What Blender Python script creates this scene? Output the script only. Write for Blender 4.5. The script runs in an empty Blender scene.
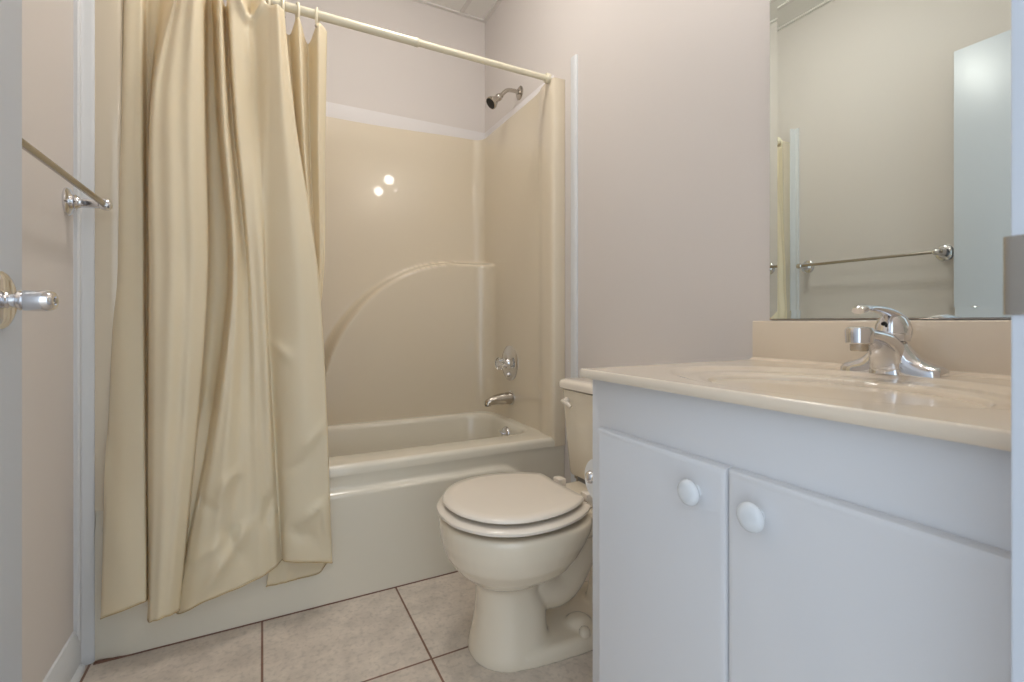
import bpy, bmesh, math, random
from mathutils import Vector, Matrix, noise
S = bpy.context.scene
COL = S.collection
PI = math.pi
random.seed(4)

# ------------------------------------------------------------------ camera
cam_d = bpy.data.cameras.new('camera')
cam = bpy.data.objects.new('camera', cam_d)
COL.objects.link(cam)
cam.location = (0, 0, 0.916)
cam.rotation_euler = (math.radians(90), 0, math.radians(-27.5))
cam_d.sensor_width = 36
cam_d.lens = 480 / 1024 * 36
cam_d.shift_y = -19 / 1024
cam_d.clip_start = 0.01
cam_d.dof.use_dof = True
cam_d.dof.focus_distance = 1.4
cam_d.dof.aperture_fstop = 7.0
S.camera = cam

# ------------------------------------------------------------------ world, exposure
w = bpy.data.worlds.new('world')
S.world = w
w.use_nodes = True
w.node_tree.nodes['Background'].inputs[0].default_value = (0.78, 0.89, 1.0, 1)
w.node_tree.nodes['Background'].inputs[1].default_value = 1.75
vs = S.view_settings
vs.view_transform = 'Standard'
vs.look = 'None'
vs.exposure = 0.07
vs.gamma = 1
vs.use_curve_mapping = False
BULB = 38.0

FILL_LENS = 38.0                       # glowing bowl of the added ceiling fill lamp

# ------------------------------------------------------------------ materials
def lin(c):
    return tuple((x / 255 / 12.92) if x / 255 <= 0.04045 else ((x / 255 + 0.055) / 1.055) ** 2.4 for x in c)
def mat(name, rgb, rough=0.5, metal=0.0, spec=0.5, bump=None, coat=0.0, var=None, trans=0.0):
    m = bpy.data.materials.new(name)
    m.use_nodes = True
    nt = m.node_tree
    b = nt.nodes['Principled BSDF']
    c = lin(rgb)
    b.inputs['Base Color'].default_value = (*c, 1)
    b.inputs['Roughness'].default_value = rough
    b.inputs['Metallic'].default_value = metal
    b.inputs['Specular IOR Level'].default_value = spec
    b.inputs['Coat Weight'].default_value = coat
    b.inputs['Coat Roughness'].default_value = 0.035
    b.inputs['Transmission Weight'].default_value = trans
    geo = nt.nodes.new('ShaderNodeNewGeometry')
    if bump:
        sc, st = bump
        n = nt.nodes.new('ShaderNodeTexNoise'); n.inputs['Scale'].default_value = sc
        n.inputs['Detail'].default_value = 4
        nt.links.new(geo.outputs['Position'], n.inputs['Vector'])
        bp = nt.nodes.new('ShaderNodeBump'); bp.inputs['Strength'].default_value = st
        bp.inputs['Distance'].default_value = 0.002
        nt.links.new(n.outputs['Fac'], bp.inputs['Height'])
        nt.links.new(bp.outputs['Normal'], b.inputs['Normal'])
    if var:
        sc, amt = var
        n2 = nt.nodes.new('ShaderNodeTexNoise'); n2.inputs['Scale'].default_value = sc
        n2.inputs['Detail'].default_value = 3
        nt.links.new(geo.outputs['Position'], n2.inputs['Vector'])
        mx = nt.nodes.new('ShaderNodeMix'); mx.data_type = 'RGBA'
        mx.inputs['A'].default_value = tuple(x * (1 - amt) for x in c) + (1,)
        mx.inputs['B'].default_value = tuple(min(1, x * (1 + amt)) for x in c) + (1,)
        nt.links.new(n2.outputs['Fac'], mx.inputs['Factor'])
        nt.links.new(mx.outputs['Result'], b.inputs['Base Color'])
    return m

M = {}
M['wall'] = mat('wall_paint', (219, 212, 207), 0.55, bump=(180, 0.08), var=(2, 0.015))
M['ceiling'] = mat('ceiling_paint', (244, 241, 236), 0.8, bump=(120, 0.15))
M['ceiling_bar'] = mat('ceiling_bar_paint', (232, 228, 223), 0.5)
M['trim'] = mat('white_trim_paint', (222, 224, 226), 0.35, var=(3, 0.01))
M['patch'] = mat('white_patch_paint', (230, 226, 225), 0.5, bump=(150, 0.1))
M['door'] = mat('door_paint', (205, 212, 222), 0.3, bump=(60, 0.03))
M['cabinet'] = mat('cabinet_laminate', (220, 221, 224), 0.32, bump=(90, 0.04))
M['knob'] = mat('knob_ceramic', (222, 226, 230), 0.2)
M['fiberglass'] = mat('fiberglass_gelcoat', (223, 210, 187), 0.26, coat=0.6, var=(1.5, 0.015), bump=(2.6, 0.35))
M['tub'] = mat('tub_gelcoat', (229, 222, 205), 0.18, coat=0.5)
M['ceramic'] = mat('bone_vitreous_china', (236, 224, 203), 0.12, coat=0.6)
M['seat'] = mat('bone_toilet_seat', (236, 226, 212), 0.2, coat=0.3)
M['marble'] = mat('cultured_marble', (227, 213, 194), 0.2, coat=0.4, var=(9, 0.02))
M['chrome'] = mat('chrome', (225, 225, 228), 0.07, metal=1.0)
M['nickel'] = mat('brushed_nickel', (185, 178, 168), 0.24, metal=1.0)
M['brass'] = mat('satin_brass', (170, 128, 92), 0.3, metal=1.0)
M['dark'] = mat('black_rubber', (22, 20, 20), 0.6)
M['grout_dark'] = mat('rosy_grout', (128, 94, 78), 0.8)
M['rod'] = mat('cream_rod_enamel', (232, 224, 200), 0.25, coat=0.3)
M['ring'] = mat('cream_plastic', (232, 222, 196), 0.3)
M['gasket'] = mat('grey_rubber', (120, 116, 110), 0.5)
M['paper'] = mat('tissue_paper', (236, 234, 230), 0.9, bump=(300, 0.2))
M['bulb'] = mat('bulb_glass', (255, 246, 230), 0.3)
bb = M['bulb'].node_tree.nodes['Principled BSDF']
bb.inputs['Emission Color'].default_value = (1.0, 0.94, 0.86, 1)
bb.inputs['Emission Strength'].default_value = BULB
M['lens'] = mat('fill_lamp_diffuser', (245, 240, 230), 0.4)
bb = M['lens'].node_tree.nodes['Principled BSDF']
bb.inputs['Emission Color'].default_value = (1.0, 0.96, 0.91, 1)
bb.inputs['Emission Strength'].default_value = FILL_LENS
M['acrylic'] = mat('clear_acrylic', (250, 250, 250), 0.03, trans=1.0)
M['mirror'] = mat('mirror_silver', (228, 236, 232), 0.0, metal=1.0)
M['mirror_edge'] = mat('mirror_edge', (70, 66, 62), 0.4)

# vinyl curtain: diffuse + light shining through it
m = bpy.data.materials.new('cream_vinyl'); m.use_nodes = True
nt = m.node_tree; b = nt.nodes['Principled BSDF']; out = nt.nodes['Material Output']
b.inputs['Base Color'].default_value = (*lin((249, 240, 213)), 1)
b.inputs['Roughness'].default_value = 0.36
b.inputs['Specular IOR Level'].default_value = 0.45
tr = nt.nodes.new('ShaderNodeBsdfTranslucent'); tr.inputs['Color'].default_value = (*lin((252, 222, 136)), 1)
ms = nt.nodes.new('ShaderNodeMixShader'); ms.inputs[0].default_value = 0.28
nt.links.new(b.outputs[0], ms.inputs[1]); nt.links.new(tr.outputs[0], ms.inputs[2])
nt.links.new(ms.outputs[0], out.inputs['Surface'])
geo = nt.nodes.new('ShaderNodeNewGeometry')
n = nt.nodes.new('ShaderNodeTexNoise'); n.inputs['Scale'].default_value = 14; n.inputs['Detail'].default_value = 3
nt.links.new(geo.outputs['Position'], n.inputs['Vector'])
bp = nt.nodes.new('ShaderNodeBump'); bp.inputs['Strength'].default_value = 0.12; bp.inputs['Distance'].default_value = 0.01
nt.links.new(n.outputs['Fac'], bp.inputs['Height']); nt.links.new(bp.outputs['Normal'], b.inputs['Normal'])
M['vinyl'] = m

# floor tiles 41 cm square, rosy brown grout
m = bpy.data.materials.new('floor_tile'); m.use_nodes = True
nt = m.node_tree; b = nt.nodes['Principled BSDF']
geo = nt.nodes.new('ShaderNodeNewGeometry')
mp = nt.nodes.new('ShaderNodeMapping'); mp.vector_type = 'POINT'
mp.inputs['Location'].default_value = (8 * 0.409 + 0.0, 8 * 0.409 - 1.2585 + 0.409 * 3, 0)
br = nt.nodes.new('ShaderNodeTexBrick'); br.offset = 0; br.squash = 1
br.inputs['Scale'].default_value = 1
br.inputs['Brick Width'].default_value = 0.409; br.inputs['Row Height'].default_value = 0.409
br.inputs['Mortar Size'].default_value = 0.0032; br.inputs['Mortar Smooth'].default_value = 0.15
br.inputs['Bias'].default_value = 0
br.inputs['Color1'].default_value = (*lin((220, 208, 194)), 1)
br.inputs['Color2'].default_value = (*lin((214, 201, 187)), 1)
br.inputs['Mortar'].default_value = (*lin((138, 104, 86)), 1)
nt.links.new(geo.outputs['Position'], mp.inputs['Vector']); nt.links.new(mp.outputs[0], br.inputs['Vector'])
n1 = nt.nodes.new('ShaderNodeTexNoise'); n1.inputs['Scale'].default_value = 13; n1.inputs['Detail'].default_value = 6; n1.inputs['Roughness'].default_value = 0.65
n2 = nt.nodes.new('ShaderNodeTexNoise'); n2.inputs['Scale'].default_value = 75; n2.inputs['Detail'].default_value = 5
for q in (n1, n2): nt.links.new(geo.outputs['Position'], q.inputs['Vector'])
rp = nt.nodes.new('ShaderNodeMapRange'); rp.inputs['From Min'].default_value = 0.3; rp.inputs['From Max'].default_value = 0.7
rp.inputs['To Min'].default_value = 0.80; rp.inputs['To Max'].default_value = 1.10
nt.links.new(n1.outputs['Fac'], rp.inputs['Value'])
rp2 = nt.nodes.new('ShaderNodeMapRange'); rp2.inputs['From Min'].default_value = 0.32; rp2.inputs['From Max'].default_value = 0.5
rp2.inputs['To Min'].default_value = 0.84; rp2.inputs['To Max'].default_value = 1.0
nt.links.new(n2.outputs['Fac'], rp2.inputs['Value'])
mu = nt.nodes.new('ShaderNodeMath'); mu.operation = 'MULTIPLY'
nt.links.new(rp.outputs[0], mu.inputs[0]); nt.links.new(rp2.outputs[0], mu.inputs[1])
vm = nt.nodes.new('ShaderNodeVectorMath'); vm.operation = 'SCALE'
nt.links.new(br.outputs['Color'], vm.inputs[0]); nt.links.new(mu.outputs[0], vm.inputs['Scale'])
nt.links.new(vm.outputs[0], b.inputs['Base Color'])
b.inputs['Roughness'].default_value = 0.42
ad = nt.nodes.new('ShaderNodeMath'); ad.operation = 'MULTIPLY_ADD'; ad.inputs[1].default_value = -3.0
nt.links.new(br.outputs['Fac'], ad.inputs[0]); nt.links.new(rp2.outputs[0], ad.inputs[2])
bp = nt.nodes.new('ShaderNodeBump'); bp.inputs['Strength'].default_value = 0.5; bp.inputs['Distance'].default_value = 0.0012
nt.links.new(ad.outputs[0], bp.inputs['Height']); nt.links.new(bp.outputs['Normal'], b.inputs['Normal'])
M['tile'] = m

# ------------------------------------------------------------------ mesh helpers
class MB:
    """collects shapes (world coordinates) and links them as ONE mesh object"""
    def __init__(s): s.v = []; s.f = []
    def add(s, v, f):
        o = len(s.v); s.v += [tuple(p) for p in v]; s.f += [tuple(i + o for i in q) for q in f]
        return s
    def box(s, lo, hi, bev=0.0, seg=2):
        bm = bmesh.new(); bmesh.ops.create_cube(bm, size=1)
        for v in bm.verts:
            v.co = Vector([(lo[i] + hi[i]) / 2 + v.co[i] * (hi[i] - lo[i]) for i in range(3)])
        if bev: bmesh.ops.bevel(bm, geom=bm.edges[:], offset=bev, segments=seg, affect='EDGES', profile=0.5)
        bm.verts.index_update()
        s.add([v.co for v in bm.verts], [[v.index for v in f.verts] for f in bm.faces]); bm.free()
        return s
    def loft(s, rings, cap0=True, cap1=True, closed=True):
        n = len(rings[0]); v = [p for r in rings for p in r]; f = []
        for i in range(len(rings) - 1):
            for j in range(n if closed else n - 1):
                a = i * n + j; b2 = i * n + (j + 1) % n
                f.append((a, b2, b2 + n, a + n))
        if cap0: f.append(tuple(reversed(range(n))))
        if cap1: f.append(tuple((len(rings) - 1) * n + j for j in range(n)))
        return s.add(v, f)
    def lathe(s, o, ax, prof, n=32, sc=(1, 1)):
        """prof: (distance along axis, radius)"""
        o = Vector(o); ax = Vector(ax).normalized()
        u = ax.orthogonal().normalized() if abs(ax.z) > 0.9 else ax.cross(Vector((0, 0, 1))).normalized()
        w2 = ax.cross(u)
        return s.loft([[o + ax * h + u * math.cos(2 * PI * k / n) * max(r, 1e-5) * sc[0] + w2 * math.sin(2 * PI * k / n) * max(r, 1e-5) * sc[1] for k in range(n)] for h, r in prof])
    def tube(s, pts, rad, n=16, flat=1.0, closed=False):
        pts = [Vector(p) for p in pts]; m2 = len(pts)
        if not hasattr(rad, '__len__'): rad = [rad] * m2
        rings = []; prev = None
        for i, p in enumerate(pts):
            if closed: d = pts[(i + 1) % m2] - pts[i - 1]
            else: d = pts[min(i + 1, m2 - 1)] - pts[max(i - 1, 0)]
            d.normalize()
            if prev is None: u = d.orthogonal().normalized()
            else: u = (prev - d * prev.dot(d)).normalized()
            prev = u; w2 = d.cross(u)
            rings.append([p + (u * math.cos(2 * PI * k / n) + w2 * math.sin(2 * PI * k / n) * flat) * rad[i] for k in range(n)])
        if closed: rings.append(rings[0])
        return s.loft(rings, not closed, not closed)
    def build(s, name, m, parent=None, smooth=40, origin=None):
        """part/thing as one mesh; positions relative to the thing's base"""
        off = Vector((0, 0, 0))
        if parent is not None:
            q = parent
            while q.parent: q = q.parent
            off = q.location.copy()
        elif origin is not None: off = Vector(origin)
        me = bpy.data.meshes.new(name)
        bm = bmesh.new()
        vs2 = [bm.verts.new(Vector(p) - off) for p in s.v]
        for q in s.f:
            try: bm.faces.new([vs2[i] for i in q])
            except ValueError: pass
        bmesh.ops.remove_doubles(bm, verts=bm.verts, dist=1e-6)
        bmesh.ops.recalc_face_normals(bm, faces=bm.faces)
        bm.to_mesh(me); bm.free()
        me.materials.append(m)
        if smooth:
            me.shade_smooth()
            me.set_sharp_from_angle(angle=math.radians(smooth))
        o = bpy.data.objects.new(name, me); COL.objects.link(o)
        if parent is not None: o.parent = parent
        elif origin is not None: o.location = origin
        return o

def thing(name, label, cat, loc, group=None):
    o = bpy.data.objects.new(name, None); o.empty_display_size = 0.05
    COL.objects.link(o); o.location = loc
    o['label'] = label; o['category'] = cat
    if group: o['group'] = group
    return o
def tag(o, label, cat, group=None):
    o['label'] = label; o['category'] = cat
    if group: o['group'] = group
    return o
def struct(o): o['kind'] = 'structure'; return o
def sm(a, b2, x):
    t = max(0, min(1, (x - a) / (b2 - a))); return t * t * (3 - 2 * t)
def crom(pts, t):
    """Catmull-Rom through tuples, t in 0..len-1"""
    n = len(pts); i = min(int(t), n - 2); u = t - i
    P = [pts[max(0, min(n - 1, k))] for k in (i - 1, i, i + 1, i + 2)]
    return tuple(0.5 * (2 * b2 + (c - a) * u + (2 * a - 5 * b2 + 4 * c - d) * u * u + (3 * b2 - a - 3 * c + d) * u ** 3) for a, b2, c, d in zip(*P))
def curve(pts, n):
    return [crom(pts, (len(pts) - 1) * k / (n - 1)) for k in range(n)]
def rrect(x0, x1, y0, y1, r, z, k=8):
    out2 = []
    for cx, cy, a in ((x1 - r, y1 - r, 0), (x0 + r, y1 - r, 90), (x0 + r, y0 + r, 180), (x1 - r, y0 + r, 270)):
        for i in range(k + 1):
            t = math.radians(a + 90 * i / k)
            out2.append((cx + r * math.cos(t), cy + r * math.sin(t), z))
    return out2

# ------------------------------------------------------------------ room
XL, XR, YB, YF, ZC = -0.437, 1.12, 2.483, 0.135, 2.616
TL = -0.402                       # left end of the tub unit; casing covers the gap to the wall
JL, JR = -0.338, 0.472            # doorway jambs
Y_TUB = 1.672

struct(MB().box((XL - 0.1, -1.6, -0.06), (XR + 0.1, YB + 0.1, 0)).build('floor', M['tile'], smooth=0))
struct(MB().box((XL - 0.1, YF - 0.115, ZC), (XR + 0.1, YB + 0.1, ZC + 0.06)).build('ceiling', M['ceiling'], smooth=0))
struct(MB().box((XL - 0.1, YF - 0.115, 0), (XL, YB + 0.1, ZC)).build('wall_left', M['wall'], smooth=0))
struct(MB().box((XR, YF - 0.115, 0), (XR + 0.1, YB + 0.1, ZC)).build('wall_right', M['wall'], smooth=0))
struct(MB().box((XL, YB, 0), (XR, YB + 0.1, ZC)).build('wall_back', M['wall'], smooth=0))
fw = MB().box((XL, YF - 0.115, 0), (JL - 0.016, YF, ZC)).box((JR + 0.016, YF - 0.115, 0), (XR, YF, ZC)).box((JL - 0.016, YF - 0.115, 2.05), (JR + 0.016, YF, ZC))
struct(fw.build('wall_front', M['wall'], smooth=0))
# door frame lining the doorway
fr = MB().box((JR, YF - 0.125, 0), (JR + 0.016, YF + 0.0043, 2.05), 0.002)
fr.box((JL - 0.016, YF - 0.125, 0), (JL, YF + 0.0043, 2.05), 0.002)
fr.box((JL - 0.016, YF - 0.125, 2.034), (JR + 0.016, YF + 0.0043, 2.05), 0.002)
jamb = struct(fr.build('trim_1', M['door']))
# strike plate on the latch side
sp = MB()
prof = [(JR - 0.0016, YF - 0.035), (JR - 0.0016, YF + 0.003), (JR - 0.0006, YF + 0.0068), (JR + 0.003, YF + 0.0088), (JR + 0.006, YF + 0.0078), (JR + 0.003, YF + 0.0065), (JR + 0.0002, YF + 0.0045), (JR + 0.0004, YF - 0.035)]
sp.loft([[(x, y, z) for x, y in prof] for z in (0.921, 0.923, 0.975, 0.977)])
for z in (0.928, 0.966): sp.lathe((JR - 0.0016, YF - 0.022, z), (-1, 0, 0), [(0, 0.004), (0.0008, 0.0035), (0.001, 0)], 12)
o = sp.build('strike_plate', M['nickel'], jamb); o['label'] = 'metal strike plate with curled lip'

# drop ceiling grid: wall angle along the walls and T-bars
g = MB()
g.box((XL, YB - 0.020, ZC - 0.008), (XR, YB, ZC - 0.0005)).box((XR - 0.020, YF, ZC - 0.0079), (XR, YB - 0.020, ZC - 0.0005)).box((XL, YF, ZC - 0.0079), (XL + 0.020, YB - 0.020, ZC - 0.0005))
g.box((XL, YF, ZC - 0.008), (XR, YF + 0.02, ZC - 0.0005))
for x in (0.97, 0.36, -0.25): g.box((x - 0.012, YF, ZC - 0.006), (x + 0.012, YB, ZC - 0.0005), 0.001)
for y in (0.62, 1.84): g.box((XL, y - 0.012, ZC - 0.006), (XR, y + 0.012, ZC - 0.0005), 0.001)
struct(g.build('trim_2', M['ceiling_bar'], smooth=0))

# white casing strips on the side walls just in front of the tub unit
def prism(pts, z0, z1): return MB().loft([[(x, y, z) for x, y in pts] for z in (z0, z1)])
struct(prism([(XR, 1.580), (XR - 0.006, 1.580), (XR - 0.010, 1.585), (XR - 0.011, 1.592), (XR - 0.011, 1.612), (XR - 0.009, 1.618), (XR, 1.622)], 0, 1.985).build('trim_3', M['trim'], smooth=35))
struct(prism([(XL, 1.640), (XL + 0.008, 1.640), (XL + 0.012, 1.644), (XL + 0.012, 1.655), (XL + 0.018, 1.660), (XL + 0.030, 1.662), (XL + 0.036, 1.667), (XL + 0.036, 1.6718), (XL, 1.6718)], 0, 2.00).build('trim_4', M['trim'], smooth=35))

# baseboard with shoe moulding along the left wall
bp_ = [(0, 0), (0.024, 0), (0.024, 0.006), (0.020, 0.014), (0.013, 0.019), (0.013, 0.080), (0.010, 0.086), (0.010, 0.091), (0.006, 0.099), (0.005, 0.108), (0, 0.110)]
bb_ = MB().loft([[(XL + a, y, z) for a, z in bp_] for y in (YF, 1.639)])
bb_.lathe((XL + 0.012, 1.639, 0), (0, 0, 1), [(0, 0.012), (0.010, 0.012), (0.016, 0.008), (0.018, 0)], 16)
struct(bb_.build('baseboard_left', M['trim'], smooth=30))
bp2 = MB().loft([[(XR - a, y, z) for a, z in bp_] for y in (0.80, 1.579)])
struct(bp2.build('baseboard_right', M['trim'], smooth=30))

# lighter patched strip of wall above the tub surround
pt = MB()
pt.box((XL + 0.001, YB - 0.004, 1.905), (XR - 0.001, YB, 1.985), 0.001)
pt.box((XR - 0.004, 1.76, 1.925), (XR, YB - 0.004, 1.985), 0.001)
struct(pt.build('trim_5', M['patch']))

# ------------------------------------------------------------------ door (open, standing along the left wall)
door = MB().box((-0.333, YF + 0.018, 0.012), (-0.298, 0.914, 2.03), 0.002).build('door_1', M['door'], smooth=30)
struct(door)
KY, KZ = 0.846, 0.944
ks = MB().lathe((-0.298, KY, KZ), (1, 0, 0), [(0, 0.037), (0.003, 0.037), (0.006, 0.034), (0.009, 0.026), (0.0095, 0.0)], 40)
kn = ks.build('knob_rose', M['chrome'], door)
kb = MB().lathe((-0.2915, KY, KZ), (1, 0, 0), [(0, 0.013), (0.004, 0.0120), (0.006, 0.0095), (0.010, 0.0090), (0.012, 0.0125), (0.014, 0.0135), (0.016, 0.0125), (0.018, 0.0140), (0.026, 0.0147), (0.036, 0.0147), (0.043, 0.0138), (0.047, 0.0118), (0.048, 0.0095), (0.048, 0.006), (0.045, 0.0055), (0.045, 0)], 40, sc=(1.25, 0.95))
kob = kb.build('door_knob', M['chrome'], door)
MB().lathe((-0.2465, KY, KZ), (1, 0, 0), [(0, 0.0042), (0.004, 0.0042), (0.0045, 0.003), (0.0045, 0)], 16).build('lock_button', M['nickel'], kob)
MB().box((-0.329, 0.9135, 0.915), (-0.306, 0.9150, 0.973), 0.0005).build('latch_plate', M['brass'], door)
for z in (0.25, 1.05, 1.82):
    MB().lathe((-0.2955, YF + 0.010, z), (0, 0, 1), [(0, 0.006), (0.09, 0.006)], 16).build('hinge', M['nickel'], door)

# ------------------------------------------------------------------ tub and surround, one moulded unit
unit = thing('tub_shower', 'bone fiberglass bathtub with tall glossy surround and arched ledge', 'bathtub', (0.359, 2.06, 0))
# surround: plan path times height
def smin(a, b2, k):
    h = max(0, min(1, 0.5 + 0.5 * (b2 - a) / k)); return b2 * (1 - h) + a * h - k * h * (1 - h)
def ledge(x, z):
    cx = 0.95
    if x >= cx: d = 1.235 - z
    else:
        e = math.hypot((x - cx) / 0.74, (z - 0.5) / 0.735)
        d = (1 - e) * 0.735
    if z < 0.5 and x < cx: d = min(1, (x - 0.21))
    return sm(-0.012, 0.022, d)
half = [(XR - 0.001, Y_TUB + 0.001), (1.100, Y_TUB), (1.072, Y_TUB), (1.064, Y_TUB + 0.004), (1.0595, Y_TUB + 0.012), (1.059, 1.70), (1.0605, 1.74), (1.066, 1.775), (1.074, 1.80), (1.079, 1.83), (1.081, 1.88)]
path = list(half)
for k in range(1, 26): path.append((1.081 + 0.006 * k / 26, 1.88 + (2.385 - 1.88) * k / 26))
for k in range(0, 11):
    t = PI / 2 * k / 10
    path.append((1.087 - 0.06 + 0.06 * math.cos(t), 2.400 + 0.055 * math.sin(t)))
low = list(half)
for k in range(1, 26): low.append((1.081 + 0.003 * k / 26, 1.88 + (2.255 - 1.88) * k / 26))
for k in range(0, 11):
    t = PI / 2 * k / 10
    low.append((1.084 - 0.09 + 0.09 * math.cos(t), 2.260 + 0.09 * math.sin(t)))
XB, XLW = path[-1][0], low[-1][0]
for k in range(1, 85):
    path.append((XB - (XB - 0.359) * k / 84, 2.455)); low.append((XLW - (XLW - 0.359) * k / 84, 2.350))
m0 = [(0.718 - x, y) for x, y in reversed(path[:-1])]
m1 = [(0.718 - x, y) for x, y in reversed(low[:-1])]
path += m0; low += m1
zs = [0.403 + 0.008 * k for k in range(0, 191)]
rings = []
for z in zs:
    row = []
    for (x, y), (x2, y2) in zip(path, low):
        dip = 0.020 * sm(1.06, 0.40, x) * (1 if y > 2.2 else 0) * sm(1.5, 1.925, z)
        e = ledge(x, z) if x > 0.0 else 0.0
        yy = y + (y2 - y) * e; xx = x + (x2 - x) * e
        if y < 1.68: yy -= 0.0015
        row.append((xx, yy, z - dip))
    rings.append(row)
zt = zs[-1]
def wallward(x, y):
    if y > 2.38 and 0.0 < (x - TL) and x < XR and (y > 2.44): return (x, YB - 0.001)
    if x > 0.359: return (XR - 0.001, min(y, YB - 0.001))
    return (TL + 0.001, min(y, YB - 0.001))
rings.append([(*wallward(x, y), z + 0.002) for x, y, z in rings[-1]])
sur = MB().loft(rings, False, False, closed=False).build('surround', M['fiberglass'], unit, smooth=50)

# tub basin and rim
RZ = 0.440
tb = MB()
R_ = [rrect(TL + 0.001, XR - 0.001, Y_TUB, 2.46, 0.004, 0.405),
      rrect(TL + 0.001, XR - 0.001, Y_TUB, 2.46, 0.004, 0.424),
      rrect(TL + 0.002, XR - 0.002, Y_TUB + 0.003, 2.457, 0.006, 0.434),
      rrect(TL + 0.004, XR - 0.004, Y_TUB + 0.010, 2.450, 0.010, 0.439),
      rrect(TL + 0.010, XR - 0.010, Y_TUB + 0.020, 2.440, 0.015, RZ),
      rrect(-0.335, 1.053, 1.785, 2.330, 0.10, RZ + 0.001),
      rrect(-0.325, 1.043, 1.797, 2.320, 0.11, RZ - 0.001),
      rrect(-0.318, 1.036, 1.804, 2.313, 0.115, RZ - 0.008),
      rrect(-0.312, 1.031, 1.809, 2.308, 0.12, RZ - 0.025),
      rrect(-0.290, 1.020, 1.820, 2.297, 0.12, 0.30),
      rrect(-0.24, 1.005, 1.838, 2.280, 0.12, 0.16),
      rrect(-0.20, 0.99, 1.855, 2.262, 0.12, 0.105),
      rrect(-0.15, 0.96, 1.885, 2.235, 0.11, 0.085),
      rrect(0.0, 0.85, 1.96, 2.16, 0.09, 0.080)]
tb.loft(R_, False, True)
tub = tb.build('basin', M['tub'], unit, smooth=50)
# apron with raised lower panel whose top edge curves down at its ends
def apron_y(x, z):
    xc = max(0, x - 0.359)
    # rounded top corners of the panel
    top = 0.352
    w_ = 0.60
    if xc > w_ - 0.16 and z > top - 0.16:
        d = 0.16 - math.hypot(xc - (w_ - 0.16), z - (top - 0.16))
        d = min(d, 0.3)
    else: d = min(top - z, w_ - xc)
    s_ = sm(-0.010, 0.010, d)
    s_ *= 0.2 + 0.8 * sm(TL, TL + 0.08, x)
    return Y_TUB + 0.004 * (1 - s_) * sm(0.424, 0.38, z) - 0.017 * s_
nx, nz = 150, 60
ap = [[(TL + 0.001 + (XR - TL - 0.002) * i / nx, apron_y(TL + (XR - TL) * i / nx, 0.412 * j / nz), 0.001 + 0.412 * j / nz) for i in range(nx + 1)] for j in range(nz + 1)]
apm = MB().loft(ap, False, False, closed=False)
apm.build('apron', M['tub'], unit, smooth=60)
MB().box((TL + 0.002, Y_TUB - 0.0195, 0), (0.94, Y_TUB - 0.012, 0.003)).box((0.94, Y_TUB - 0.003, 0), (XR - 0.002, Y_TUB + 0.002, 0.003)).build('caulk_line', M['grout_dark'], unit, smooth=0)
# overflow plate with trip lever
ov = MB().lathe((1.026, 2.03, 0.385), (-1, 0, 0.08), [(0, 0.036), (0.004, 0.036), (0.010, 0.031), (0.013, 0.022), (0.014, 0)], 32).build('overflow_plate', M['chrome'], unit)
MB().tube([(1.014, 2.03, 0.385), (1.000, 2.03, 0.392), (0.990, 2.03, 0.404)], [0.005, 0.004, 0.004], 10).build('trip_lever', M['chrome'], ov)
MB().lathe((0.90, 2.06, 0.0805), (0, 0, 1), [(0, 0.03), (0.003, 0.028), (0.003, 0.012), (0.006, 0.010), (0.007, 0)], 24).build('drain', M['chrome'], unit)

# shower valve
vx, vy, vz = 1.0825, 2.10, 0.714
vl = thing('shower_valve', 'round chrome shower valve with clear faceted knob above the tub spout', 'faucet', (vx, vy, vz))
MB().lathe((vx, vy, vz), (-1, 0, 0), [(-0.002, 0.086), (0.003, 0.086), (0.007, 0.080), (0.010, 0.060), (0.011, 0.030), (0.016, 0.024), (0.030, 0.021), (0.032, 0)], 48).build('escutcheon', M['chrome'], vl)
kk = MB(); N = 12; rr = []
for h, r0 in ((0.033, 0.012), (0.037, 0.020), (0.045, 0.029), (0.062, 0.031), (0.070, 0.026), (0.072, 0.014), (0.073, 0.0002)):
    rr.append([(vx - h, vy + math.cos(2 * PI * k / 24) * r0 * (1 if k % 2 else 0.90), vz + math.sin(2 * PI * k / 24) * r0 * (1 if k % 2 else 0.90)) for k in range(24)])
kk.loft(rr); kk.build('clear_knob', M['acrylic'], vl, smooth=0)
MB().lathe((vx, vy, vz), (-1, 0, 0), [(0.030, 0.010), (0.0325, 0.010)], 16).build('stem', M['nickel'], vl)
MB().lathe((vx - 0.009, vy - 0.004, vz - 0.055), (-1, 0, 0), [(0, 0.012), (0.006, 0.012), (0.012, 0.009), (0.013, 0)], 20).build('volume_knob', M['chrome'], vl)

# tub spout
sx_, sy_, sz_ = 1.0815, 2.085, 0.545
st = thing('tub_spout', 'chrome tub spout jutting from the surround below the valve', 'faucet', (sx_, sy_, sz_))
pp = [(0, 0, 0.030), (0.02, 0, 0.029), (0.06, -0.001, 0.026), (0.09, -0.004, 0.023), (0.112, -0.009, 0.020), (0.124, -0.017, 0.018), (0.128, -0.029, 0.0155)]
MB().tube([(sx_ - a, sy_, sz_ + c) for a, c, r in pp], [r for *_, r in pp], 24).build('spout_body', M['nickel'], st)
MB().lathe((sx_ - 0.128, sy_, sz_ - 0.029), (0, 0, -1), [(-0.001, 0.013), (0.001, 0.013), (0.001, 0)], 20).build('spout_mouth', M['dark'], st)
MB().lathe((sx_, sy_, sz_), (-1, 0, 0), [(0, 0.034), (0.004, 0.034), (0.006, 0.030)], 28).build('collar', M['chrome'], st)

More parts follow.
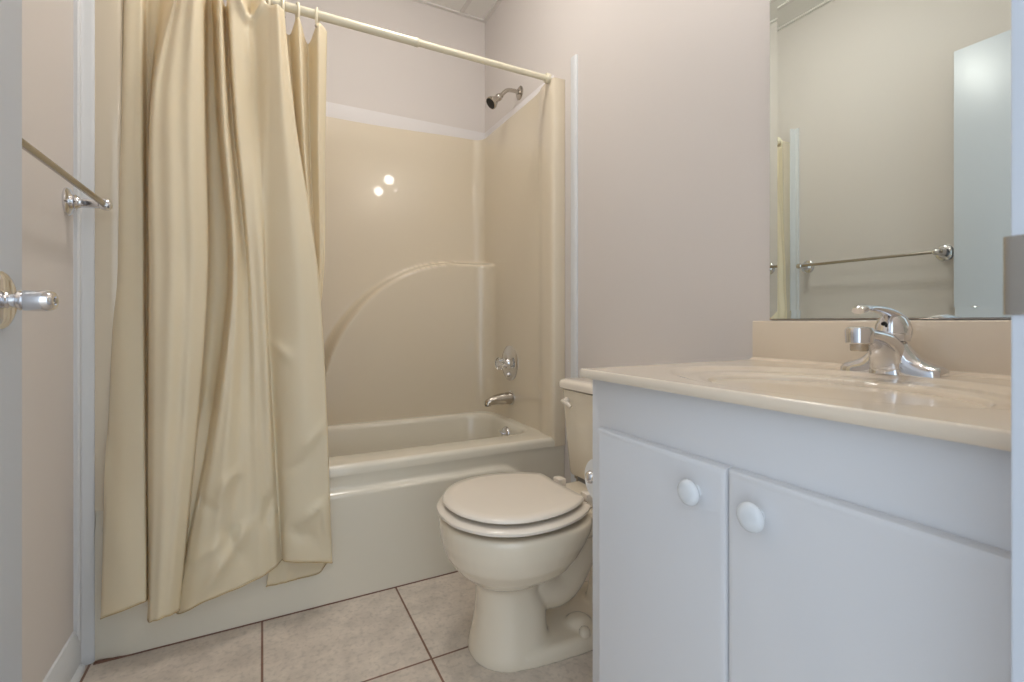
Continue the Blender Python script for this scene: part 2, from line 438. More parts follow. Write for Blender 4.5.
# shower head
hx, hy, hz = XR, 2.067, 2.037
sh = thing('wall_shower', 'brushed shower head on a bent arm high on the end wall', 'shower head', (hx, hy, hz))
MB().lathe((hx, hy, hz), (-1, 0, 0), [(0, 0.033), (0.003, 0.033), (0.007, 0.027), (0.009, 0.012)], 32).build('escutcheon', M['nickel'], sh)
arm = curve([(hx - 0.002, hy, hz), (hx - 0.03, hy, hz + 0.004), (hx - 0.07, hy, hz - 0.002), (hx - 0.095, hy, hz - 0.025), (hx - 0.108, hy, hz - 0.040)], 20)
MB().tube(arm, 0.0095, 14).build('shower_arm', M['nickel'], sh)
d_ = Vector((-0.62, 0.0, -0.55)).normalized(); p0 = Vector((hx - 0.100, hy, hz - 0.032))
hd = MB().lathe(p0, d_, [(0, 0.012), (0.012, 0.014), (0.016, 0.017), (0.026, 0.017), (0.03, 0.014), (0.045, 0.018), (0.062, 0.027), (0.070, 0.030), (0.078, 0.030), (0.079, 0.026)], 28).build('spray_head', M['nickel'], sh)
MB().lathe(p0 + d_ * 0.0785, d_, [(0, 0.026), (0.0015, 0.026), (0.002, 0)], 28).build('spray_face', M['dark'], hd)

# ------------------------------------------------------------------ curtain rod, rings, curtain
RY, RODZ = 1.702, 1.929
rod = thing('shower_curtain_rod', 'cream tension rod spanning the tub opening', 'curtain rod', (0.359, RY, RODZ))
MB().lathe((-0.338, RY, RODZ), (1, 0, 0), [(0, 0.0142), (0.828, 0.0142), (0.831, 0.0155), (0.840, 0.0155), (0.843, 0.013)], 28).build('outer_tube', M['rod'], rod)
MB().lathe((0.490, RY, RODZ), (1, 0, 0), [(0, 0.0118), (0.562, 0.0118)], 28).build('inner_tube', M['rod'], rod)
MB().lathe((1.0585, RY, RODZ), (-1, 0, 0), [(0, 0.020), (0.014, 0.020), (0.017, 0.0175), (0.017, 0)], 28).build('end_cap', M['rod'], rod)
MB().lathe((-0.3405, RY, RODZ), (1, 0, 0), [(0, 0.023), (0.014, 0.023), (0.017, 0.0175), (0.017, 0)], 28).build('end_cap', M['rod'], rod)

TOP = [(-0.351, 1.70), (-0.336, 1.68), (-0.302, 1.675), (-0.298, 1.72), (-0.2903, 1.73), (-0.2694, 1.66), (-0.2412, 1.64), (-0.1934, 1.63), (-0.1547, 1.65), (-0.1494, 1.73), (-0.1372, 1.74), (-0.1208, 1.66), (-0.1075, 1.65), (-0.0983, 1.71), (-0.0846, 1.65), (-0.028, 1.7), (0.0159, 1.645), (0.0429, 1.63), (0.0606, 1.66), (0.0602, 1.73), (0.0811, 1.735), (0.1018, 1.68), (0.1357, 1.735), (0.1615, 1.68), (0.1913, 1.7)]
MID = [(-0.366, 1.69), (-0.352, 1.668), (-0.295, 1.65), (-0.296, 1.70), (-0.2859, 1.69), (-0.2718, 1.62), (-0.2338, 1.59), (-0.1818, 1.59), (-0.1423, 1.62), (-0.1409, 1.69), (-0.0972, 1.69), (-0.0831, 1.62), (-0.0671, 1.6), (-0.0426, 1.63), (-0.0267, 1.62), (0.0049, 1.615), (0.0158, 1.64), (0.0878, 1.585), (0.1567, 1.6), (0.1545, 1.67), (0.142, 1.7), (0.1442, 1.69), (0.1542, 1.7), (0.1625, 1.69), (0.1727, 1.7)]
BOT = [(-0.3809, 1.64, 0.127), (-0.3634, 1.6, 0.144), (-0.2801, 1.58, 0.171), (-0.281, 1.635, 0.157), (-0.2774, 1.64, 0.142), (-0.2728, 1.6, 0.113), (-0.257, 1.57, 0.122), (-0.2287, 1.57, 0.125), (-0.2059, 1.6, 0.116), (-0.204, 1.64, 0.114), (-0.2164, 1.645, 0.109), (-0.2026, 1.61, 0.104), (-0.1411, 1.58, 0.136), (-0.0692, 1.59, 0.146), (-0.0004, 1.6, 0.162), (0.0399, 1.62, 0.176), (0.0541, 1.635, 0.184), (0.0744, 1.59, 0.194), (0.1865, 1.58, 0.169), (0.183, 1.625, 0.150), (0.160, 1.643, 0.116), (0.1055, 1.645, 0.112), (0.0767, 1.64, 0.112), (0.0432, 1.64, 0.111), (0.0103, 1.63, 0.115)]
KEY0 = {4: (-0.268, 1.715), 5: (-0.219, 1.67), 6: (-0.2015, 1.65), 7: (-0.175, 1.635), 12: (-0.108, 1.65), 13: (-0.099, 1.715), 15: (-0.028, 1.668), 2: (-0.300, 1.68)}
RINGS = [1, 5, 8, 11, 14, 16, 18, 21, 23]
ztop = []
for i in range(25):
    ztop.append(1.888 if i in RINGS else 1.845 if i == 22 else 1.925 if i in (9, 10) else 1.932 if i == 15 else 1.884 if i < 18 else 1.872)
ztop[24] = 1.88; ztop[0] = 1.88; ztop[20] = 1.86
# creases pressed into the loose lower corner: (x0,z0, x1,z1, amplitude, width)
CREASE = [(-0.068, 1.90, -0.036, 1.828, -0.014, 0.009), (-0.036, 1.828, 0.006, 1.90, -0.014, 0.009), (-0.036, 1.82, -0.03, 1.62, -0.008, 0.012), (-0.034, 1.90, -0.034, 1.86, 0.014, 0.012),
          (0.105, 0.31, 0.165, 0.36, -0.010, 0.010), (0.165, 0.36, 0.178, 0.25, -0.009, 0.010), (0.080, 0.30, 0.115, 0.25, 0.010, 0.014),
          (0.115, 0.30, 0.15, 0.22, 0.008, 0.012), (-0.19, 0.24, -0.10, 0.30, -0.008, 0.016), (-0.15, 0.16, -0.03, 0.33, -0.012, 0.018),
          (-0.10, 0.34, -0.05, 0.22, 0.008, 0.016), (-0.17, 0.42, -0.11, 0.38, 0.008, 0.014), (-0.11, 0.42, -0.06, 0.50, -0.009, 0.016),
          (0.00, 0.30, 0.04, 0.42, 0.009, 0.018), (0.10, 0.52, 0.17, 0.60, -0.007, 0.014), (0.02, 0.86, 0.08, 0.80, -0.010, 0.016), (0.05, 0.46, 0.12, 0.50, 0.006, 0.012)]
def seg_d(px, pz, c):
    x0, z0, x1, z1 = c[:4]; dx, dz = x1 - x0, z1 - z0
    t = max(0, min(1, ((px - x0) * dx + (pz - z0) * dz) / (dx * dx + dz * dz)))
    fade = 1 - 0.75 * abs(2 * t - 1) ** 2
    return math.hypot(px - x0 - t * dx, pz - z0 - t * dz), fade
SUB = 12; NR = 170
grid = []
for j in range(NR + 1):
    t = j / NR
    row = []
    ctl = []
    for i in range(25):
        zt_, zb_ = ztop[i], BOT[i][2]
        K = [(0.0, KEY0.get(i, TOP[i])), (0.19, tuple(TOP[i][k] + 0.30 * (MID[i][k] - TOP[i][k]) * 1.0 for k in (0, 1))), (0.51, MID[i]), (1.0, BOT[i][:2])]
        g_ = 0
        while g_ < 2 and t > K[g_ + 1][0]: g_ += 1
        def tan(n_):
            a = max(n_ - 1, 0); b2 = min(n_ + 1, 3)
            return [(K[b2][1][k] - K[a][1][k]) / (K[b2][0] - K[a][0]) for k in (0, 1)]
        dt = K[g_ + 1][0] - K[g_][0]; u = (t - K[g_][0]) / dt
        a, b2 = K[g_][1], K[g_ + 1][1]; m0, m1 = tan(g_), tan(g_ + 1)
        h00 = 2 * u ** 3 - 3 * u * u + 1; h10 = u ** 3 - 2 * u * u + u; h01 = -2 * u ** 3 + 3 * u * u; h11 = u ** 3 - u * u
        x = h00 * a[0] + h10 * dt * m0[0] + h01 * b2[0] + h11 * dt * m1[0]
        y = h00 * a[1] + h10 * dt * m0[1] + h01 * b2[1] + h11 * dt * m1[1]
        ctl.append((x, y, zt_ + (zb_ - zt_) * t))
    for k in range(24 * SUB + 1):
        x, y, z = crom(ctl, min(k / SUB, 23.99999))
        s_ = k / SUB
        if 11 <= s_ <= 19:
            for c in CREASE:
                d, fd = seg_d(x, z, c)
                y += 1.5 * c[4] * fd * math.exp(-(d / c[5]) ** 1.5)
        y += 0.010 * noise.noise(Vector((s_ * 1.25, 7.3, z * 0.7))) * sm(0.25, 0.7, z) + 0.0016 * math.sin(s_ * 7.5 + 1.2 * z)
        y += 0.006 * noise.noise(Vector((x * 9, s_ * 0.5, z * 5))) * sm(1.9, 1.2, z)
        lim = 1.644 + 0.12 * sm(0.50, 0.95, z)
        if y > lim - 0.01: y = lim - 0.01 * math.exp(-(y - lim + 0.01) / 0.01)
        row.append((x, y, z))
    grid.append(row)
cur = MB().loft(grid, False, False, closed=False)
cur = cur.build('shower_curtain', M['vinyl'], smooth=0, origin=(-0.09, 1.65, 1.89))
cur.data.shade_smooth()
so = cur.modifiers.new('thickness', 'SOLIDIFY'); so.thickness = 0.0008; so.offset = 0
tag(cur, 'cream vinyl shower curtain drawn to the left in deep folds over the tub front', 'shower curtain')
# stitched hem line: stained thin fold along the foot
hem = MB()
hr = [grid[-1][k] for k in range(len(grid[-1]))]
hem.tube([(x, y - 0.0005, z + 0.001) for x, y, z in hr], 0.0014, 6)
M['hem'] = mat('hem_stain', (196, 170, 122), 0.6, var=(40, 0.25))
hem.build('hem', M['hem'], cur)
top = grid[0]
ringlab = {0: 'cream curtain ring at the far left end of the rod', 7: 'cream curtain ring on the rod, second from the open edge of the curtain', 8: 'cream curtain ring holding the open right edge of the curtain'}
first = None
for n_, i in enumerate(RINGS):
    x, y, z = TOP[i][0], TOP[i][1], 1.876
    if first is None:
        # closed oval loop around the rod, through the grommet
        pts = []
        for k in range(28):
            a = 2 * PI * k / 28
            yy = 0.0225 * math.cos(a); zz = 0.036 * math.sin(a)
            pts.append((0, yy, zz))
        first = MB().tube(pts, 0.0045, 10, closed=True)
        r0 = first.build('curtain_ring', M['ring'], origin=(0, 0, 0)); o = r0
        first = o
        gm = MB().lathe((0, -0.016, -0.028), (0, -1, 0.0), [(0, 0.003), (0, 0.0065), (0.0015, 0.0065), (0.002, 0.005), (0.002, 0.003)], 16)
        gm.build('grommet', M['nickel'], o)
    else:
        o = first.copy(); COL.objects.link(o)
        for ch in first.children:
            c = ch.copy(); COL.objects.link(c); c.parent = o
    o.location = (x, RY - 0.002, RODZ - 0.0185)
    o.rotation_euler = (0, 0, math.radians((-14, 9, -6, 12, -10, 8, -5, 6, -12)[n_]))
    tag(o, ringlab.get(n_, 'cream plastic curtain ring looped over the rod above the gathered folds'), 'curtain ring', 'curtain rings on the rod')

# ------------------------------------------------------------------ toilet
TC = 1.216
BS = 0.020        # bowl and seat stand this far ahead of the drawn outline
def T(f, w_, z): return (XR - f, TC + w_, z)
toi = thing('toilet', 'bone coloured round front toilet with closed lid between tub and vanity', 'toilet', (XR - 0.35, TC, 0))
def egg(fb, ff, fw_, hw, z, n=48, eb=2.4, ef=2.1):
    out2 = []
    for k in range(n):
        a = 2 * PI * k / n; c, s_ = math.cos(a), math.sin(a)
        e = ef if c > 0 else eb
        L = (ff - fw_) if c > 0 else (fw_ - fb)
        cc = math.copysign(abs(c) ** (2 / e), c); ss = math.copysign(abs(s_) ** (2 / e), s_)
        out2.append(T(fw_ + L * cc + 0.010 + (BS - 0.010) * sm(0.10, 0.24, z), hw * ss * (1 + 0.065 * sm(0.15, 0.3, z)), z))
    return out2
bw = MB()
bw.loft([egg(0.375, 0.604, 0.485, 0.114, -0.003), egg(0.375, 0.602, 0.485, 0.113, 0.02), egg(0.385, 0.593, 0.485, 0.103, 0.06), egg(0.385, 0.583, 0.485, 0.092, 0.12), egg(0.40, 0.578, 0.487, 0.084, 0.17), egg(0.40, 0.577, 0.487, 0.083, 0.19),
         egg(0.385, 0.582, 0.48, 0.092, 0.203), egg(0.34, 0.606, 0.475, 0.120, 0.220), egg(0.305, 0.634, 0.47, 0.150, 0.246), egg(0.285, 0.657, 0.47, 0.171, 0.280), egg(0.27, 0.669, 0.47, 0.183, 0.320, eb=2.7), egg(0.262, 0.673, 0.47, 0.187, 0.350, eb=3), egg(0.26, 0.674, 0.47, 0.187, 0.369, eb=3), egg(0.264, 0.668, 0.47, 0.182, 0.378, eb=3)])
# trapway
tw = curve([(0.43, 0.18), (0.385, 0.145), (0.33, 0.145), (0.28, 0.20), (0.222, 0.29), (0.17, 0.30), (0.145, 0.22), (0.14, 0.12), (0.16, 0.03)], 40)
bw.tube([T(a, 0, c) for a, c in tw], [0.070 - 0.012 * min(1, k / 30) for k in range(40)], 24, flat=1.0)
# foot plate
def plate(z, g_): 
    pts = []
    for f, w_ in ((0.10, 0.105), (0.14, 0.125), (0.25, 0.134), (0.34, 0.134), (0.42, 0.128), (0.50, 0.118)): pts.append((f, w_ - g_))
    return [T(f, w_, z) for f, w_ in pts] + [T(f, -w_, z) for f, w_ in reversed(pts)]
bw.loft([plate(-0.003, 0), plate(0.022, 0.001), plate(0.034, 0.006), plate(0.040, 0.018)])
# rear deck under the tank
bw.loft([[T(f, w_, z) for f, w_ in ((0.05, hw), (0.34, hw), (0.34, -hw), (0.05, -hw))] for z, hw in ((0.29, 0.090), (0.315, 0.120), (0.368, 0.134), (0.377, 0.130))])
bw.lathe(T(0.30, -0.062, 0.03), (0, 0, 1), [(0, 0.044), (0.012, 0.041), (0.024, 0.031), (0.031, 0.016), (0.033, 0)], 24)
bw.lathe(T(0.30, 0.062, 0.03), (0, 0, 1), [(0, 0.044), (0.012, 0.041), (0.024, 0.031), (0.031, 0.016), (0.033, 0)], 24)
bowl = bw.build('bowl', M['ceramic'], toi, smooth=0)
rm = bowl.modifiers.new('fuse', 'REMESH'); rm.mode = 'VOXEL'; rm.voxel_size = 0.004; rm.use_smooth_shade = True
sm_ = bowl.modifiers.new('soften', 'SMOOTH'); sm_.factor = 0.6; sm_.iterations = 14
for s_ in (-1, 1):
    MB().lathe(T(0.315, s_ * 0.112, 0.036), (0, 0, 1), [(0, 0.016), (0.012, 0.0155), (0.018, 0.012), (0.021, 0.006), (0.0215, 0)], 20).build('bolt_cap', M['ceramic'], toi)
# seat ring and lid outlines
def outline(off, scale_f=0.0):
    P = [(0.300, 0.0), (0.298, 0.102), (0.313, 0.127), (0.36, 0.158), (0.42, 0.178), (0.48, 0.184), (0.54, 0.176), (0.60, 0.143), (0.643, 0.085), (0.659, 0.030)]
    full = P + [(f, -w_) for f, w_ in reversed(P[1:])]
    dense = []
    n = len(full)
    for i in range(n):
        for k in range(6):
            u = k / 6
            a, b2, c, d = full[i - 1], full[i], full[(i + 1) % n], full[(i + 2) % n]
            if i in (0, n - 1):
                q = tuple(b2[m_] * (1 - u) + c[m_] * u for m_ in (0, 1))
            else:
                q = tuple(0.5 * (2 * b2[m_] + (c[m_] - a[m_]) * u + (2 * a[m_] - 5 * b2[m_] + 4 * c[m_] - d[m_]) * u * u + (3 * b2[m_] - a[m_] - 3 * c[m_] + d[m_]) * u ** 3) for m_ in (0, 1))
            dense.append(q)
    cf = 0.475
    return [(cf + (f - cf) * (1 + off / 0.19), w_ * (1 + off / 0.19)) for f, w_ in dense]
def slab(levels):
    return [[T(f + BS, w_ * 1.005, z) for f, w_ in outline(off)] for off, z in levels]
MB().loft(slab([(-0.006, 0.391), (0.011, 0.3920), (0.017, 0.395), (0.017, 0.401), (0.012, 0.406), (-0.006, 0.408)])).build('seat', M['seat'], toi, smooth=40)
MB().loft(slab([(-0.010, 0.4165), (-0.003, 0.4175), (0.001, 0.4205), (0.000, 0.425), (-0.005, 0.429), (-0.03, 0.431), (-0.09, 0.432)])).build('lid', M['seat'], toi, smooth=40)
for s_ in (-1, 1):
    hb = MB().box(T(0.292, s_ * 0.075 - 0.018, 0.379), T(0.262, s_ * 0.075 + 0.018, 0.420), 0.005)
    hb.build('hinge', M['seat'], toi)
    MB().lathe(T(0.42, s_ * 0.12 - 0.0, 0.4105), (0, 0, 1), [(-0.002, 0.010), (0.0045, 0.009)], 12).build('bumper', M['seat'], toi)
MB().lathe(T(0.670, 0, 0.379), (0, 0, 1), [(0, 0.006), (0.011, 0.006)], 10).build('bumper', M['seat'], toi)
# tank
def trr(f0, f1, hw, r, z):
    return [(XR - f0 - (x), TC + y, z) for x, y, _ in rrect(0, f1 - f0, -hw, hw, r, 0, 6)]
MB().loft([trr(0.03, 0.165, 0.185, 0.02, 0.388), trr(0.022, 0.172, 0.190, 0.03, 0.40), trr(0.018, 0.180, 0.196, 0.03, 0.50), trr(0.015, 0.187, 0.201, 0.03, 0.60), trr(0.012, 0.191, 0.205, 0.03, 0.682)]).build('tank', M['ceramic'], toi, smooth=50)
MB().loft([trr(0.008, 0.194, 0.208, 0.03, 0.685), trr(0.004, 0.202, 0.215, 0.035, 0.690), trr(0.004, 0.203, 0.216, 0.035, 0.705), trr(0.008, 0.198, 0.211, 0.033, 0.714), trr(0.020, 0.184, 0.198, 0.028, 0.718)]).build('tank_lid', M['seat'], toi, smooth=50)
lv = MB().lathe(T(0.189, 0.160, 0.645), (-1, 0, 0), [(0, 0.014), (0.006, 0.014), (0.010, 0.010), (0.018, 0.008)], 20)
lv.tube([T(0.206, 0.168, 0.645), T(0.210, 0.14, 0.643), T(0.210, 0.125, 0.640), T(0.208, 0.115, 0.632)], [0.0055, 0.006, 0.0075, 0.006], 12)
lvo = lv.build('flush_lever', M['seat'], toi)
MB().box(T(0.045, -0.13, 0.377), T(0.165, 0.13, 0.390), 0.003).build('tank_gasket', M['gasket'], toi)
for s_ in (-1, 1):
    MB().lathe(T(0.15, s_ * 0.15, 0.366), (0, 0, 1), [(0, 0.008), (0.012, 0.008), (0.012, 0.014), (0.022, 0.014)], 12).build('tank_bolt', M['nickel'], toi)

# ------------------------------------------------------------------ vanity
VX, VY0, VY1 = 0.598, 0.140, 0.7935
van = thing('vanity_cabinet', 'white two door vanity cabinet under the sink top', 'cabinet', (0.85, 0.46, 0))
vb = MB().box((VX, VY0, 0.10), (XR - 0.001, VY1, 0.8035), 0.0015)
vb.box((VX + 0.06, VY0 + 0.002, 0.0), (XR - 0.001, VY1 - 0.002, 0.1005))
vb.build('body', M['cabinet'], van, smooth=30)
def door_panel(y0, y1, z0, z1):
    T0 = VX - 0.0165
    lv2 = [(0.000, VX - 0.0005), (0.000, VX - 0.010), (0.0018, VX - 0.0140), (0.006, VX - 0.0162), (0.010, T0)]
    return MB().loft([[(x, y0 + g_, z0 + g_), (x, y1 - g_, z0 + g_), (x, y1 - g_, z1 - g_ * 1.2), (x, y0 + g_, z1 - g_ * 1.2)] for g_, x in lv2])
for y0, y1, ky, lab in ((0.4632, 0.757, 0.515, 'left'), (0.168, 0.4608, 0.412, 'right')):
    dp = door_panel(y0, y1, 0.13, 0.709).build('door', M['cabinet'], van, smooth=35)
    kx = VX - 0.0165
    MB().lathe((kx, ky, 0.661), (-1, 0, 0), [(-0.001, 0.010), (0.003, 0.0095), (0.006, 0.0085), (0.009, 0.011), (0.012, 0.0170), (0.0155, 0.0192), (0.019, 0.0186), (0.0225, 0.0150), (0.024, 0.009), (0.0245, 0)], 32).build('knob', M['knob'], dp)

CT = 0.822
tp = thing('sink_countertop', 'beige cultured marble vanity top with oval sink and backsplash', 'sink', (0.85, 0.46, 0.80))
BX, BY, AX, AY = 0.805, 0.455, 0.195, 0.268
def top_z(x, y):
    r = math.hypot((x - BX) / AX, (y - BY) / AY)
    h = CT
    # shallow dished ring, then bowl
    h -= 0.007 * sm(1.04, 0.86, r)
    r2 = math.hypot((x - (BX - 0.015)) / 0.135, (y - (BY - 0.01)) / 0.195)
    h -= 0.115 * (1 - min(1, r2) ** 3.6) ** 0.9 * sm(1.03, 0.93, r2) + 0.003 * sm(1.12, 0.98, r2)
    # raised drip edge along front and the far end
    e = min(x - 0.570, 0.797 - y)
    h -= 0.0025 * max(0, 1 - e / 0.003) ** 2
    # cove to the backsplash
    h += 0.006 * sm(1.082, 1.100, x)
    return h
def axis_pts(a, b2, n, fine0=True, fine1=False):
    p = [a + (b2 - a) * k / n for k in range(n + 1)]
    if fine0: p += [a + 0.0015, a + 0.003]
    if fine1: p += [b2 - 0.0015, b2 - 0.003]
    return sorted(p)
gx = axis_pts(0.570, 1.1015, 210); gy = axis_pts(0.137, 0.797, 260, False, True)
ct = MB().loft([[(x, y, top_z(x, y)) for x in gx] for y in gy], False, False, closed=False)
skirt = [(0.570, 0.137)] + [(0.570, y) for y in gy[1:]] + [(x, 0.797) for x in gx[1:]]
ct.loft([[(x, y, top_z(x, y)) for x, y in skirt], [(x, y, 0.807) for x, y in skirt], [(x + 0.002, y - 0.002 if y > 0.3 and y >= 0.797 else y, 0.8045) for x, y in skirt]], False, False, closed=False)
ct.add([(0.572, 0.137, 0.8045), (XR - 0.001, 0.137, 0.8045), (XR - 0.001, 0.795, 0.8045), (0.572, 0.795, 0.8045)], [(0, 1, 2, 3)])
ct.build('counter', M['marble'], tp, smooth=45)
MB().box((1.0995, 0.137, 0.806), (XR - 0.001, 0.797, 0.919), 0.003, 3).build('backsplash', M['marble'], tp)
MB().lathe((BX, BY, top_z(BX, BY) + 0.0005), (0, 0, 1), [(0, 0.024), (0.002, 0.023), (0.003, 0.014), (0.006, 0.013), (0.007, 0)], 28).build('drain', M['chrome'], tp)

# sink faucet
FX, FY, FZ = 1.030, 0.462, CT - 0.0006
fa = thing('sink_faucet', 'chrome single lever faucet on the vanity top below the mirror', 'faucet', (FX, FY, FZ))
def F(a, b2, c): return (FX - a, FY + b2, FZ + c)   # a towards the user, b along the wall
base = MB()
def wing(y, hw, h, z0=0.0, sh=0.0):
    """section across the base plate"""
    out2 = []
    for k in range(25):
        a = PI * k / 24
        out2.append(F(sh + hw * math.cos(a), y, z0 + h * math.sin(a) ** 0.75))
    return out2
secs = [(-0.079, 0.016, 0.010), (-0.077, 0.021, 0.016), (-0.070, 0.025, 0.019), (-0.055, 0.027, 0.024), (-0.042, 0.027, 0.032), (-0.032, 0.028, 0.044), (-0.024, 0.028, 0.056), (-0.015, 0.028, 0.066), (0, 0.028, 0.070)]
secs = secs + [(-a, b2, c) for a, b2, c in reversed(secs[:-1])]
base.loft([wing(*s_) for s_ in secs])
base.build('base', M['chrome'], fa, smooth=50)
# spout: broad foot narrowing towards the round nose
sp = MB(); rings = []
# (forward, height, half width, half depth, lean of the section in degrees: 0 = level ring, 90 = upright ring)
KS = [(-0.002, 0.000, 0.037, 0.036, 0), (0.000, 0.014, 0.034, 0.034, 4), (0.007, 0.030, 0.030, 0.030, 14), (0.020, 0.046, 0.026, 0.024, 34), (0.040, 0.059, 0.023, 0.019, 62), (0.066, 0.067, 0.020, 0.014, 80), (0.092, 0.071, 0.018, 0.012, 88), (0.106, 0.072, 0.016, 0.010, 90)]
for a, c, hw, hd_, lean in curve(KS, 34):
    L = math.radians(lean); ring = []
    for q in range(32):
        an = 2 * PI * q / 32; cs, sn = math.cos(an), math.sin(an)
        e1 = math.copysign(abs(cs) ** 0.8, cs) * hw; e2 = math.copysign(abs(sn) ** 0.8, sn) * hd_
        ring.append(F(a + e2 * math.cos(L), e1, max(0.0, c - e2 * math.sin(L))))
    rings.append(ring)
sp.loft(rings)
spo = sp.build('spout', M['chrome'], fa, smooth=60)
MB().lathe(F(0.108, 0, 0.057), (0, 0, 1), [(0, 0.0185), (0.002, 0.0205), (0.022, 0.0215), (0.027, 0.0195), (0.029, 0.014), (0.0295, 0)], 36).build('spout_nose', M['chrome'], spo)
MB().lathe(F(0.108, 0, 0.044), (0, 0, 1), [(0, 0.009), (0, 0.0125), (0.002, 0.0135), (0.009, 0.0135), (0.014, 0.0145)], 28).build('aerator', M['nickel'], spo)
MB().lathe(F(0.108, 0, 0.0445), (0, 0, 1), [(0, 0.0092), (0.0005, 0.0092), (0.001, 0)], 20).build('aerator_screen', M['dark'], spo)
# dome and lever handle
MB().lathe(F(0.000, 0, 0.060), (0.06, 0, 1), [(0, 0.0275), (0.012, 0.0270), (0.013, 0.0262), (0.014, 0.0270), (0.028, 0.0250), (0.040, 0.0205), (0.050, 0.0125), (0.054, 0.005), (0.0545, 0)], 40).build('valve_dome', M['chrome'], fa, smooth=25)
hd = MB()
hp = curve([(-0.030, 0.064, 0.018), (-0.028, 0.082, 0.021), (-0.014, 0.100, 0.019), (0.012, 0.112, 0.0145), (0.050, 0.118, 0.0105), (0.082, 0.119, 0.0095), (0.100, 0.118, 0.0125), (0.112, 0.114, 0.010)], 36)
rings = []
for k, (a, c, r0) in enumerate(hp):
    i0, i1 = max(0, k - 1), min(len(hp) - 1, k + 1)
    d = Vector((hp[i1][0] - hp[i0][0], 0, hp[i1][1] - hp[i0][1])).normalized()
    nrm = Vector((-d.z, 0, d.x))
    ring = []
    for q in range(20):
        an = 2 * PI * q / 20
        off = nrm * math.sin(an) * min(0.0075, r0 * 0.6)
        ring.append(F(a + off.x, r0 * math.cos(an), c + off.z))
    rings.append(ring)
hd.loft(rings)
hdo = hd.build('lever_handle', M['chrome'], fa, smooth=60)
MB().lathe(F(0.026, 0, 0.092), (1, 0, 0.25), [(-0.004, 0.0035), (0.001, 0.0035), (0.0015, 0)], 14).build('set_screw', M['dark'], hdo)

# mirror with bevelled border
mi = MB()
y0, y1, z0, z1, xf = 0.142, 0.7585, 0.924, 1.92, 1.1145
mir = thing('wall_mirror', 'wide silver mirror with slanted cut edges on the wall above the backsplash', 'mirror', (XR, 0.455, z0))
MB().box((xf + 0.0005, y0 - 0.0005, z0 - 0.0005), (XR - 0.0005, y1 + 0.0005, z1 + 0.0005)).build('backing', M['mirror_edge'], mir, smooth=0)
bw_ = 0.019
def rect(g_, x): return [(x, y0 + g_, z0 + g_), (x, y1 - g_, z0 + g_), (x, y1 - g_, z1 - g_), (x, y0 + g_, z1 - g_)]
mi.add(rect(bw_, xf), [(0, 1, 2, 3)])
mi.build('mirror_glass', M['mirror'], mir, smooth=0)
bv = MB(); a, b2 = rect(0, xf - 0.00102), rect(bw_, xf)
bv.add(a + b2, [(k, (k + 1) % 4, 4 + (k + 1) % 4, 4 + k) for k in range(4)])
bv.build('bevel', M['mirror'], mir, smooth=0)
MB().box((xf - 0.0020, y0, z0 - 0.0025), (XR - 0.0005, y1, z0 - 0.0004)).build('bottom_channel', M['nickel'], mir, smooth=0)

# vanity light above the mirror (seen mirrored in the glossy surround)
vlx = thing('vanity_light', 'chrome bar light with two round bulbs over the mirror', 'wall lamp', (XR, 0.46, 2.16))
MB().box((XR - 0.030, 0.20, 2.115), (XR - 0.0005, 0.72, 2.215), 0.004).build('backplate', M['chrome'], vlx)
for y in (0.25, 0.67):
    so_ = MB().lathe((XR - 0.030, y, 2.165), (-1, 0, 0), [(0, 0.030), (0.045, 0.030), (0.065, 0.022)], 24).build('socket', M['chrome'], vlx)
    MB().lathe((XR - 0.086, y, 2.165), (-1, 0, 0), [(0, 0.015), (0.012, 0.022)] + [(0.048 - 0.040 * math.cos(t), 0.040 * math.sin(t)) for t in [0.7 + (PI - 0.7) * k / 12 for k in range(13)]], 24).build('bulb', M['bulb'], so_)

# added ceiling lamp, out of view, brightens walls, ceiling and tub alcove
cl = thing('ceiling_fill_lamp', 'added round fill lamp on the ceiling, out of view, to even out the light', 'ceiling lamp', (0.40, 1.42, ZC))
MB().lathe((0.40, 1.42, ZC - 0.0005), (0, 0, -1), [(0, 0.15), (0.02, 0.15), (0.025, 0.14)], 36).build('fill_lamp_base', M['trim'], cl)
MB().lathe((0.40, 1.42, ZC - 0.022), (0, 0, -1), [(0, 0.135), (0.03, 0.132), (0.055, 0.118), (0.075, 0.093), (0.088, 0.055), (0.093, 0.0)], 36).build('fill_lamp_shade', M['lens'], cl)

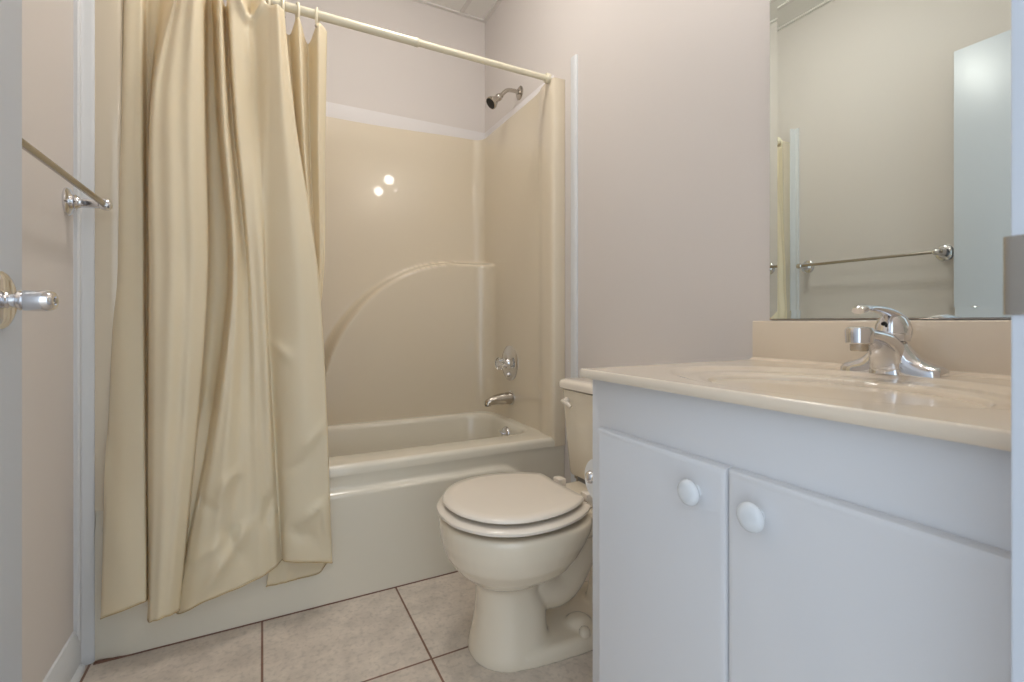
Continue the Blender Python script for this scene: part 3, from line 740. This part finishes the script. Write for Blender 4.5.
# ------------------------------------------------------------------ towel bar on the left wall
tbx = thing('towel_bar', 'chrome towel bar on the left wall between door and curtain', 'towel bar', (XL, 1.297, 1.220))
TBX, TBZ = XL + 0.075, 1.220
MB().lathe((TBX, 0.975, TBZ), (0, 1, 0), [(0, 0.0072), (0.628, 0.0072)], 20).build('bar', M['nickel'], tbx)
for y, e in ((0.994, -1), (1.592, 1)):
    p = MB().lathe((XL, y, TBZ), (1, 0, 0), [(0, 0.035), (0.004, 0.035), (0.008, 0.031), (0.010, 0.021), (0.014, 0.018), (0.019, 0.0195), (0.023, 0.0150), (0.030, 0.0125), (0.060, 0.0115), (0.072, 0.0110)], 28)
    p.build('post', M['chrome'], tbx)
    MB().lathe((TBX, y - 0.013, TBZ), (0, 1, 0), [(0, 0.010), (0.003, 0.0135), (0.010, 0.0145), (0.020, 0.0145), (0.026, 0.012), (0.028, 0.009)] if e > 0 else [(-0.002, 0.009), (0, 0.0125), (0.010, 0.0145), (0.020, 0.0145), (0.026, 0.012), (0.028, 0.009)], 24).build('end_finial', M['chrome'], tbx)

# ------------------------------------------------------------------ toilet paper holder on the vanity's side
HZ = 0.575
ph = thing('toilet_paper_holder', 'chrome toilet paper holder on the end panel of the vanity', 'toilet paper holder', (0.71, VY1, HZ))
for x, e in ((0.641, -1), (0.779, 1)):
    MB().lathe((x, VY1, HZ), (0, 1, 0), [(0, 0.020), (0.003, 0.020), (0.007, 0.013), (0.012, 0.008), (0.060, 0.0075)], 24).build('post', M['chrome'], ph)
    MB().lathe((x - 0.010, VY1 + 0.063, HZ), (1, 0, 0), [(0, 0.007), (0.003, 0.012), (0.010, 0.0145), (0.017, 0.012), (0.020, 0.007)], 24).build('finial', M['chrome'], ph)
MB().lathe((0.649, VY1 + 0.063, HZ), (1, 0, 0), [(0, 0.007), (0.122, 0.007)], 16).build('roller', M['chrome'], ph)
rl = MB()
prof = [(0, 0.019), (0, 0.046), (0.001, 0.047), (0.104, 0.047), (0.105, 0.046), (0.105, 0.019), (0, 0.019)]
c0 = Vector((0.658, VY1 + 0.063, HZ - 0.011)); n = 36
rl.loft([[c0 + Vector((h, r * math.cos(2 * PI * k / n), r * math.sin(2 * PI * k / n))) for k in range(n)] for h, r in prof], False, False)
tag(rl.build('toilet_paper_roll', M['paper'], origin=tuple(c0)), 'white toilet paper roll on the holder beside the toilet tank', 'toilet paper')
